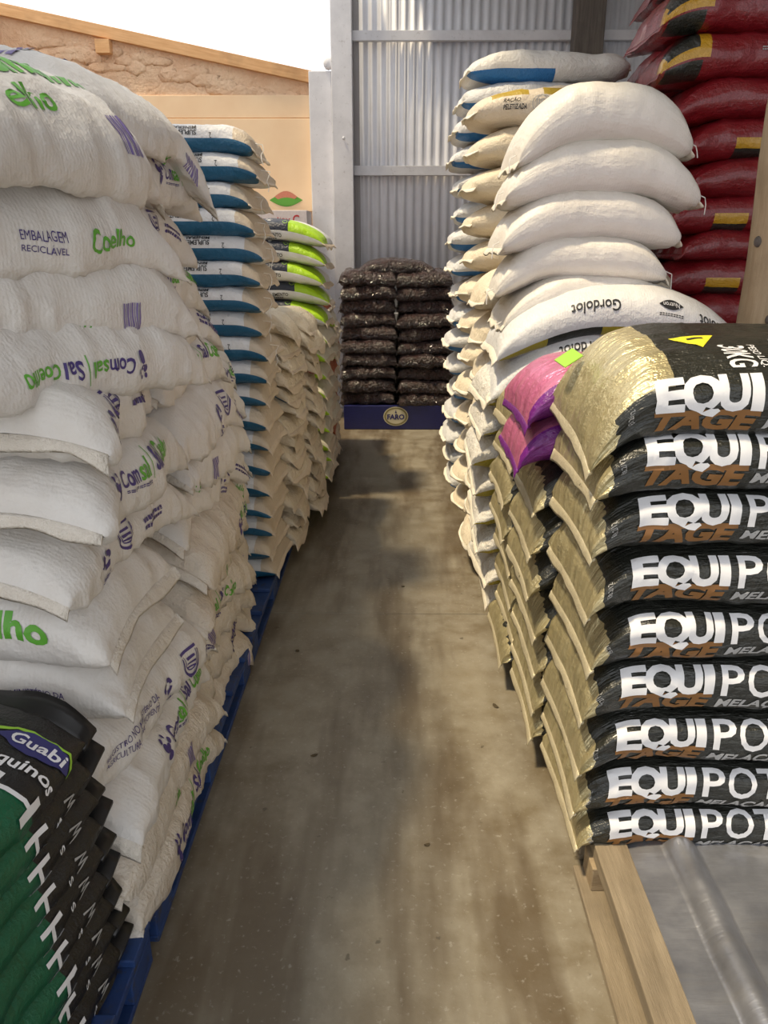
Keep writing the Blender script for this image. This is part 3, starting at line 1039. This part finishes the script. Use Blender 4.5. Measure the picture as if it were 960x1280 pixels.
M_mar = [mar('maroon_film', [(-.26, -.10, -.05, .0, YEL), (-.26, -.10, -.16, -.05, BLK)]),
         mar('maroon_film_hemmed', [(-.12, .30, -.025, .005, YEL)]),
         mar('maroon_film_panel', [(-9, -.25, -.02, .12, YEL), (-.44, -.28, -.16, -.03, BLK), (-.44, -.30, .02, .16, BLK)]),
         mar('maroon_film_black_panel', [(.0, .6, -.04, .10, BLK), (.0, .6, -.055, -.04, YEL), (.05, .6, .06, .12, YEL)])]
hz = [2.73, 2.526, 2.344, 2.172, 1.998, 1.838, 1.675, 1.545, 1.375, 1.215, 1.05, .88, .72, .56, .42, .27, .12]
hx = [1.19, 1.215, 1.31, 1.385, 1.42, 1.345, 1.40, 1.345, 1.40, 1.38, 1.4, 1.38, 1.4, 1.39, 1.4, 1.38]
hm = [2, 2, 3, 0, 1, 0, 1, 0, 1, 0, 1, 0, 1, 0, 1, 0]
for i in range(16):
    zt, zb = hz[i], hz[i + 1]
    T = zt - zb + .022
    L = .92
    sk = Skin(L, .52, T, n=6, sq=2.8, flare=-.02, ear=.01, dl=.05 if i < 3 else .015, x0=.6, lump=.010, wr=.010, pleat=.012, seed=500 + i)
    pr = [('#lines', -.02, .005, .06, .022, 'grey', dict(rot=180)), ('#lines', .0, .03, .045, .04, 'grey', dict(rot=180))] if hm[i] in (0, 2) else ()
    bag('maroon_bag', sk, M_mar[hm[i]], (hx[i] + L / 2, 4.22, (zt + zb) / 2), yaw=U(-2, 2), label=ORD[i] + ' glossy maroon bag down in the tall stack beside the plain white sacks',
        cat='bag', group='maroon bags in the front stack', res=(48, 36), seams=(-1,), seam_mat=M_mar[0], seam_kw=dict(ext=.02, wave=.01), prints=pr)
column('maroon_bag', 16, 3.0, .12, 1.34, 1, 4.82, .92, .54, M_mar[0], lambda i: ORD[i] + ' glossy maroon bag down in the stack against the dark post',
       'maroon bags in the rear stack', 540, dl=.05, nexp=4.5, mats=lambda i: M_mar[(2, 0, 3, 1)[i % 4]], hem=M_mar[0], ext=.02, cat='bag', jx=.03)
pallet('rough unpainted wooden pallet under the rear maroon bags', 1.3, 1.68, 5.0, 5.1, M_pallet, M_palletx, .115, 'unpainted pallets along the aisle')

# ================================================================== D: brown bark bags on the blue display base
t = NT('bark_bag')
ob = t.obj()
v = t.n('ShaderNodeTexVoronoi'); v.inputs['Scale'].default_value = 46; t.l(ob, v.inputs['Vector'])
n = t.noise(30, 4, .6, ob)
c = t.mix(t.ramp(n, .3, .7), (.010, .004, .004), (.055, .020, .016))
t.set('Base Color', c)
t.set('Roughness', .35); t.set('Coat Weight', .9); t.set('Coat Roughness', .07)
cr = t.noise(16, 4, .7, ob)
cr = t.math('POWER', t.math('SUBTRACT', 1.0, t.math('ABSOLUTE', t.math('MULTIPLY_ADD', cr, 2.0, -1.0))), 3.0)
nor = t.bump(v.outputs['Distance'], .35, .012)
nor = t.bump(cr, .7, .03, nor)
t.set('Normal', nor)
nb_ = t.n('ShaderNodeBump'); nb_.inputs['Strength'].default_value = 1.0; nb_.inputs['Distance'].default_value = .03
t.l(cr, nb_.inputs['Height']); t.l(nb_.outputs[0], t.b.inputs['Coat Normal'])
M_bark = t.m
fb = empty('display_base', (0.02, 7.36, 0))
M_navy = plain('navy_board', (.012, .014, .11), .4, coat=.2, var=.15)
box('base_body', -.48, .485, -.36, .40, .001, .225, M_navy, fb, .006)
flat_print('lettering', '#oval', -.115, .115, .035, .215, -.3615, INK['cream'], fb)
flat_print('lettering', '#ovalring', -.108, .108, .042, .208, -.3625, plain('olive_ring', (.30, .26, .10)), fb)
flat_print('lettering', 'FARO', -.08, .08, .095, .145, -.3635, INK['navy'], fb, .045)
flat_print('lettering', '#tri', -.01, .01, .155, .185, -.3635, INK['navy'], fb, 0, .3, 180)
tag(fb, 'navy blue display base with round cream emblem under the brown bark bags', 'display base')
for cix, cx in enumerate((-.235, .275)):
    for i in range(10):
        T = (1.40 - .225) / 10
        zt = 1.40 - i * T - (.01 if cix else 0)
        sk = Skin(.50, .72, T + .02, n=12, sq=3.4, flare=.0, ear=.0, dl=.008, dr=.008, x0=.6, lump=.014, wr=.016, pleat=.010, seed=600 + cix * 20 + i)
        bag('bark_bag', sk, M_bark, (cx + U(-.012, .012), 7.36 + U(-.02, .02), zt - T / 2), yaw=U(-2, 2), roll=0, pitch=U(-2, 2),
            label=ORD[i] + ' brown clear-plastic bag down in the column beside the ' + ('cream sacks' if cix else 'white painted column'), cat='bag',
            group='brown bags on the display base', res=(36, 40), seam_kw=dict(ext=.02, wave=.012))
sk = Skin(.72, .5, .13, n=3.4, sq=2.5, dl=.04, dr=.04, x0=.4, lump=.016, wr=.012, seed=650)
bag('bark_bag', sk, M_bark, (.02, 7.30, 1.435), yaw=2, label='single brown clear-plastic bag lying across the top of both brown columns', cat='bag', group='brown bags on the display base', res=(48, 36), seam_kw=dict(ext=.02, wave=.012))

# ================================================================== C and further: left side columns
TEAL = (.012, .105, .21)
M_teal = bag_mat('white_weave_teal_band', (.70, .70, .71), .42, [(-9, 9, -.105, .0, TEAL), (-9, -.05, -.105, .0, (.70, .70, .71)), (.36, 9, .0, .5, (.58, .49, .38))], weave=.2, crease=.3, cscale=9, dirt_amt=.15)
M_tealA = bag_mat('white_weave_teal_band_full', (.70, .70, .71), .42, [(-9, 9, -.105, .0, TEAL), (.36, 9, .0, .5, (.58, .49, .38))], weave=.2, crease=.3, cscale=9, dirt_amt=.15)
M_tan = bag_mat('tan_hem', (.66, .56, .44), .6, crease=.35)
column('banded_sack', 19, 2.055, .125, -.555, -1, 3.52, .86, .46, M_teal, lambda i: ORD[i] + ' white sack down with teal band in the stack behind the salt sacks',
       'teal-banded sacks in the stack', 700, dl=.02, x0=.75, nexp=9, sq=3.2, lump=.006, wr=.006, hem=M_tan, ext=.018, wave=.008, res=(56, 40), jx=.018, mats=lambda i: M_tealA if i % 2 else M_teal,
       prints=lambda i: [('SUPLEMENTO', .08, .012, .22, .03, 'black', dict(rot=180, bold=.02)), ('MINERAL', .12, .034, .22, .05, 'black', dict(rot=180, bold=.02)), ('2', .27, .0, .28, .02, 'black', dict(rot=180))])
M_creamL = bag_mat('cream_weave_left', (.70, .62, .49), .55, weave=.25, crease=.5, cscale=11, dirt=(.62, .5, .36), dirt_amt=.4)
M_creamT = bag_mat('cream_weave_teal_end', (.70, .62, .49), .55, [(.34, 9, -.12, -.02, (.02, .10, .22))], weave=.25, crease=.5, cscale=11, dirt_amt=.4)
M_creamR = bag_mat('cream_weave_red_end', (.68, .60, .47), .55, [(.36, 9, -.12, -.04, (.30, .05, .05))], weave=.25, crease=.5, cscale=11, dirt_amt=.4)
column('cream_sack', 15, 1.30, .125, -.50, -1, 4.02, .86, .46, M_creamL, lambda i: ORD[i] + ' cream sack down in the low column next to the teal-banded stack', 'cream sacks next to the teal-banded stack', 740,
       dl=.06, x0=.6, nexp=7, lump=.016, wr=.016, pleat=.02, ear=-.02, jyaw=7, hem=M_tan, ext=.03, wave=.025, endlow=.6, fold=65, res=(44, 36), jx=.03, mats=lambda i: M_creamT if i in (1, 4) else M_creamL)
column('cream_sack', 15, 1.27, .125, -.455, -1, 4.55, .86, .46, M_creamL, lambda i: ORD[i] + ' cream sack down in the low column next to the lime bags', 'cream sacks next to the lime bags', 770,
       dl=.06, x0=.6, nexp=7, lump=.016, wr=.016, pleat=.02, ear=-.02, jyaw=7, hem=M_tan, ext=.03, wave=.025, endlow=.6, fold=65, res=(44, 36), jx=.03, mats=lambda i: M_creamR if i in (3, 5) else M_creamL)
LIME = (.36, .60, .012)
M_limebag = bag_mat('lime_film', (.72, .73, .74), .38, [(-9, 9, .0, .30, LIME), (-.02, .22, .0, .30, (.014, .02, .04))], crease=.35, cscale=10, dirt_amt=.1)
M_limeend = bag_mat('lime_film_end', (.70, .66, .55), .45, [(.22, 9, -.2, .02, LIME)], crease=.4, cscale=10, dirt_amt=.25)
column('lime_bag', 14, 1.76, .125, -.425, -1, 5.16, .86, .48, M_limebag, lambda i: ORD[i] + ' lime, black and white bag down in the stack by the white painted column', 'lime bags in the stack', 800,
       dl=.06, x0=.3, nexp=4.0, lump=.008, wr=.006, hem=M_tan, ext=.03, res=(48, 40), jx=.012, cat='bag', mats=lambda i: M_limebag if i < 5 else M_limeend,
       prints=lambda i: [('SUPLEMENTO', .03, -.035, .18, -.015, 'black', dict(bold=.02)), ('#lines', .04, -.055, .15, -.042, 'black'), ('#splat', .07, .055, .13, .11, 'grey'), ('#ovalring', .185, .04, .215, .07, 'lime')] if i < 5 else ())
M_orange = bag_mat('rust_film', (.45, .12, .05), .45, crease=.4)
column('mixed_sack', 11, 1.34, .125, -.44, -1, 5.70, .86, .48, M_creamL, lambda i: ORD[i] + (' rust-coloured' if i % 4 == 0 else ' lime-ended') + ' sack down in the column past the lime bags', 'sacks past the lime bags', 830,
       dl=.06, x0=.6, nexp=7, endlow=.6, hem=M_tan, ext=.03, wave=.025, lump=.014, wr=.01, mats=lambda i: M_orange if i % 4 == 0 else M_limeend, jx=.03)
column('mixed_sack', 9, 1.12, .125, -.46, -1, 6.24, .86, .48, M_creamL, lambda i: ORD[i] + (' rust-coloured' if i % 4 == 1 else ' cream') + ' sack down in the column nearest the display base', 'sacks nearest the display base', 850,
       dl=.06, x0=.6, nexp=7, endlow=.6, hem=M_tan, ext=.03, wave=.025, lump=.014, wr=.01, mats=lambda i: M_orange if i % 4 == 1 else M_creamL, jx=.03)

# ================================================================== B: white salt sacks
M_salt = bag_mat('white_salt_weave', (.66, .635, .605), .48, weave=.3, crease=.22, cscale=5, dirt=(.70, .60, .48), dirt_amt=.25)
M_saltlow = bag_mat('browner_salt_weave', (.62, .56, .48), .52, weave=.4, crease=.4, cscale=8, dirt=(.62, .48, .34), dirt_amt=.5)  # darker, browner weave for the lower sacks
M_salthem = bag_mat('salt_hem', (.66, .61, .54), .6, crease=.4, cscale=20)


def logo(a, q, s=1.0, rot=0):
    k = s
    if rot == 180:
        return [('#splat', a + .30 * k, q - .03 * k, a + .36 * k, q + .04 * k, 'purple', dict(rot=180)), ('Com', a + .21 * k, q - .012 * k, a + .295 * k, q + .03 * k, 'purple', dict(rot=180, bold=.02)),
                ('sal', a + .145 * k, q - .012 * k, a + .205 * k, q + .03 * k, 'green', dict(rot=180, bold=.02)), ('#rect', a + .128 * k, q - .03 * k, a + .131 * k, q + .045 * k, 'green'),
                ('Sal', a + .06 * k, q - .012 * k, a + .115 * k, q + .035 * k, 'purple', dict(rot=180, bold=.02)), ('Coelho', a - .08 * k, q - .012 * k, a + .05 * k, q + .035 * k, 'green', dict(rot=180, bold=.02))]
    return [('#splat', a, q - .03 * k, a + .06 * k, q + .045 * k, 'purple'), ('Com', a + .065 * k, q - .01 * k, a + .15 * k, q + .035 * k, 'purple', dict(bold=.02)),
            ('sal', a + .155 * k, q - .01 * k, a + .215 * k, q + .035 * k, 'green', dict(bold=.02)), ('#lines', a + .08 * k, q - .026 * k, a + .215 * k, q - .018 * k, 'purple'), ('#rect', a + .232 * k, q - .02 * k, a + .235 * k, q + .055 * k, 'green'),
            ('Sal', a + .25 * k, q - .005 * k, a + .305 * k, q + .045 * k, 'purple', dict(bold=.025)), ('Coelho', a + .315 * k, q - .005 * k, a + .43 * k, q + .045 * k, 'green', dict(bold=.025))]


def care(a, q, s=1.0):
    return [('#recycle', a, q - .02 * s, a + .045 * s, q + .03 * s, 'purple'), ('#lines', a + .0 * s, q - .05 * s, a + .05 * s, q - .028 * s, 'purple'),
            ('#shield', a + .10 * s, q - .03 * s, a + .18 * s, q + .05 * s, 'purple'), ('#lines', a + .24 * s, q - .01 * s, a + .36 * s, q + .02 * s, 'purple')]


def code(a, q, s=1.0):
    return [('#barcode', a, q - .03 * s, a + .055 * s, q + .03 * s, 'violet'), ('#bars', a - .13 * s, q - .035 * s, a - .08 * s, q - .01 * s, 'green')]


pcount = [0]


def salt(label, xc, yc, zc, T, yaw=90, roll=0, pitch=0, L=.70, W=.44, pr=None, dl=.03, dr=.05, side=.05, back=0, low=False, ear=.015, lump=.016, wr=.012, n=4.6, res=(68, 52), group='white salt sacks', x0=.45, flare=-.02):
    pcount[0] += 1
    lump, wr = lump * 1.25, wr * 1.1
    sk = Skin(L, W, T, n=n, sq=2.45, flare=flare, ear=ear, dl=dl, dr=dr, x0=x0, side=side, back=back, lump=lump, wr=wr, pleat=.012, seed=900 + pcount[0], endlow=.15)
    o = bag('salt_sack', sk, M_saltlow if low else M_salt, (xc, yc, zc), yaw=yaw, roll=roll, pitch=pitch, label=label, group=group, res=res, seam_mat=M_salthem,
            seam_kw=dict(ext=.024, wave=.012), prints=pr or ())
    return o, sk


# near row (its ends face the green sacks); boundaries of the layers from the top down
nb = [1.90, 1.765, 1.632, 1.495, 1.365, 1.215, 1.07, .94, .785, .645, .515, .39, .265, .13]
yawn = [82, 62, 66, 70, 100, 92, 86, 94, 90, 84, 92, 88, 90, 90]
for i in range(13):
    zt, zb = nb[i], nb[i + 1]
    T = zt - zb + .035
    pr = [logo(-.30, .05, .8), [('EMBALAGEM', -.10, .02, .0, .035, 'purple'), ('RECICLÁVEL', -.10, -.0, .0, .015, 'purple'), ('Coelho', .06, .0, .2, .04, 'green', dict(bold=.02))], code(.10, -.01), logo(-.20, .01, .8, 180), care(-.30, .03), logo(-.24, .025, .85), care(-.22, .01), logo(-.22, .02, .85), code(-.05, .01),
          [('REGISTRO NO MINISTÉRIO DA', -.3, .02, -.05, .038, 'purple'), ('AGRICULTURA E ABASTECIMENTO', -.3, -.005, -.05, .012, 'purple')] + care(.0, .0), logo(-.15, .02), code(.05, .0), logo(-.2, .0)][i]
    if i == 0:
        pr = [('Coelho', -.30, .16, .02, .24, 'green', dict(bold=.03)), ('#bars', .0, .17, .22, .21, 'green'), ('elho', -.2, .09, -.06, .135, 'green', dict(bold=.02)), ('#barcode', .12, .04, .19, .10, 'violet')]
    if i == 7:
        pr = pr + [('100% RECICLÁVEL', -.1, -.17, .1, -.14, 'purple')]
    lab = ['topmost salt sack with green print sloping over the near end of the salt pile', ] + [ORD[k] + ' salt sack down at the end of the pile beside the green sacks' for k in range(1, 13)]
    if i in (7, 8):      # two sacks lying crosswise, their long sides towards the green sacks
        pr = [[('Coelho', .02, .004, .29, .062, 'green', dict(bold=.035)), ('Sal', -.14, .004, -.0, .062, 'purple', dict(bold=.035))],
              [('REGISTRO NO MINISTÉRIO DA', .06, .01, .28, .028, 'purple', dict(bold=.01)), ('AGRICULTURA E ABASTECIMENTO', .06, -.018, .28, -.0, 'purple', dict(bold=.01))]][i - 7]
        salt(lab[i], -.985, 1.63, (zt + zb) / 2, T + .01, yaw=U(-3, 3), pr=pr, side=.03, dl=.0, dr=.03, W=.44, L=.80, wr=.010)
        continue
    xc = -.80 - (.02 if i < 3 else 0) + (0, -.03, -.01, 0, -.04, .0, -.02, .0, -.01, 0, .02, .02, .02)[i]
    salt(lab[i], xc, 1.72 + U(-.03, .03), (zt + zb) / 2 + (0.03 if i == 0 else 0), T, yaw=yawn[i] + U(-2, 2), roll=(12, 9, 8, 5)[i] if i < 4 else U(-2, 3), pr=pr, side=.07 if i < 4 else .05, dl=.008, dr=.06, W=.46, L=.72 if i < 10 else .78,
         low=i > 10, wr=.012, pitch=(-3 if i == 0 else 0))
# one sack thrown on top further back
salt('salt sack with ruffled hem lying crosswise on top of the far salt row', -.87, 2.34, 1.975, .16, yaw=72, L=.66, W=.46, side=.10, dr=.12, dl=.02, pr=code(.20, -.02) + [('#lines', -.3, .2, .1, .26, 'violet')], pitch=6)
# second row
nf = [1.90, 1.76, 1.60, 1.455, 1.345, 1.215, 1.09, .965, .84, .715, .59, .465, .345, .235, .13]
for i in range(14):
    zt, zb = nf[i], nf[i + 1]
    T = zt - zb + .035
    low = i > 7
    long_ = 6 < i < 11
    yc = (2.32 if long_ else 2.40) + (0 if i < 3 else .05 if i < 6 else .16 if i < 9 else .10)
    pr = [logo(-.02, .02, .72), care(-.1, .02), logo(-.10, .03, .8), care(-.05, .03), logo(-.14, .03, .85), care(.0, .02), code(-.2, .0), care(.05, .02), logo(.05, -.01, .7), code(.10, .01), logo(-.2, .0, .8), code(-.2, .02), [('#lines', 0, 0, .2, .03, 'purple')], code(.1, 0)][i]
    salt(ORD[i] + ' salt sack down in the middle row of the salt pile', -.845 + (-.07, -.08, -.05, -.03, .0, .04, .05, .05, .05, .05, .04, .04, .04, .04)[i] + U(-.015, .015), yc, (zt + zb) / 2, T,
         yaw=90 + U(-7, 5) - (8 if i < 5 else 0), L=.86 if long_ else .70, W=.44, pr=pr, side=.05 if i < 5 else .09, dr=.07, dl=.02, low=low, wr=.015, lump=.02, res=(56, 44), group='white salt sacks')
# third row reaching to the teal stack, lower
for i in range(9):
    zt = 1.26 - i * .125; T = .125 + .035
    salt(ORD[i] + ' salt sack down in the low row next to the teal-banded stack', -.835 + U(-.015, .015), 2.95, zt - .0625, T, yaw=90 + U(-5, 5), L=.46, W=.40, side=.08, dr=.05, dl=.02, low=i > 3, wr=.015, lump=.02, res=(48, 40),
         pr=[logo(-.1, .03, .5), code(.05, .01, .8), care(-.1, .0, .7), code(.05, .0, .8), logo(-.15, .0, .6), [], code(.0, 0, .8), [], []][i], group='white salt sacks')
# outer column behind, filling the pile away from the aisle
for i in (0, 1, 2, 3, 4, 5, 6, 9, 10, 11, 12):
    zt, zb = nb[i], nb[i + 1]
    salt(ORD[i] + ' salt sack down in the outer column away from the aisle', -1.27 + U(-.02, .02), 1.74, (zt + zb) / 2 + .02, zt - zb + .03, yaw=90 + U(-4, 4), L=.74, W=.46, side=.0, res=(40, 30), group='outer salt sacks')

# ================================================================== A: green and black horse-feed sacks
M_guabi = bag_mat('green_black_film', (.006, .10, .045), .42, [(.255, 9, -9, 9, (.012, .012, .013))], weave=.2, crease=.25, cscale=12, dirt_amt=.1, coat=.1)
M_guabihem = plain('black_hem', (.012, .012, .013), .35)
for i in range(10):
    T = .0665
    zt = .765 - i * T
    L = .92
    sk = Skin(L, .46, T + .022, n=3.2, sq=2.4, flare=.0, ear=-.025, dr=-.02, x0=.6, lump=.006, wr=.006, pleat=.008, side=.05, seed=1200 + i)
    ytip = 1.335
    pr = [('#hook', .225, -.03, .285, .026, 'white', dict(rot=90)), ('#wmark', .345, -.02, .385, .02, 'grey', dict(rot=90)), ('s', .315, -.02, .33, .0, 'white', dict(rot=90))]
    if i == 0:
        pr = [('#hook', .22, .00, .28, .10, 'white', dict(rot=90)), ('#hook', .22, .12, .28, .22, 'white', dict(rot=90)), ('#lens', .33, -.01, .40, .15, 'navy', dict(rot=270)), ('#swoosh', .345, -.02, .415, .14, 'lime', dict(rot=270, lift=-.0006)),
              ('Guabi', .352, .02, .38, .12, 'white', dict(rot=270, bold=.02, lift=.001)), ('equinos', .29, .0, .322, .13, 'white', dict(rot=270, bold=.02))]
    o = bag('feed_sack', sk, M_guabi, (-.815 + .012 * i / 9 - .075, ytip - L / 2 * math.cos(R(11)) - .03, zt - T / 2), yaw=90 - 9, label=('topmost green and black sack with oval emblem beside the salt sacks' if i == 0 else ORD[i] + ' green and black sack down in the stack beside the salt sacks'),
            group='green and black feed sacks', res=(64, 48), seams=(1,), seam_mat=M_guabihem, seam_kw=dict(ext=.045, wave=.012, fold=-15), prints=pr)

# ---- white tie strings hanging at the aisle ends of the teal stack
teal = [o for o in COL.objects if o.get('group') == 'teal-banded sacks in the stack']
for k, o in enumerate(teal[:9]):
    xe = .44
    pts = [(xe - .02, -.05, .0)]
    for j in range(5):
        pts.append((xe + .012 + .006 * math.sin(j * 2 + k), -.05 - .012 * j + U(-.006, .006), -.02 * j - .005))
    thread(o, pts, .0016)

# ---- leaf scraps on the concrete
M_leaf = plain('dry_leaf', (.07, .05, .025), .9)
lr = random.Random(8)
scraps = ((-.40, 2.85, 'dark dry leaf scrap on the floor beside the blue pallet'), (.38, 2.45, 'dark dry leaf scrap on the floor beside the gold-sheened black bags'),
          (.10, 1.75, 'dark dry leaf scrap lying alone in the sunlit middle of the aisle'), (-.26, 2.15, 'dark dry leaf scrap on the shaded floor along the salt pile'), (.05, 3.5, 'dark dry leaf scrap just past the floor joint'))
for k, (x, y, lab) in enumerate(scraps):
    n = 7
    sx, sy = lr.uniform(.008, .018), lr.uniform(.004, .009)
    V, F = [], []
    for dz in (0.0008, .002):
        for j in range(n):
            a_ = 2 * math.pi * j / n
            V.append((math.cos(a_) * sx * lr.uniform(.7, 1.2), math.sin(a_) * sy * lr.uniform(.7, 1.2), dz + .003 * abs(math.cos(a_))))
    bm = bmesh.new(); vs = [bm.verts.new(v) for v in V]
    bm.faces.new(vs[:n][::-1]); bm.faces.new(vs[n:])
    for j in range(n): bm.faces.new((vs[j], vs[(j + 1) % n], vs[n + (j + 1) % n], vs[n + j]))
    o = link('leaf_scrap', bm_mesh('leaf_scrap', bm), M_leaf)
    o.location = (x, y, 0); o.rotation_euler = (0, 0, lr.uniform(0, 3))
    tag(o, lab, 'leaf', 'leaf scraps on the floor')
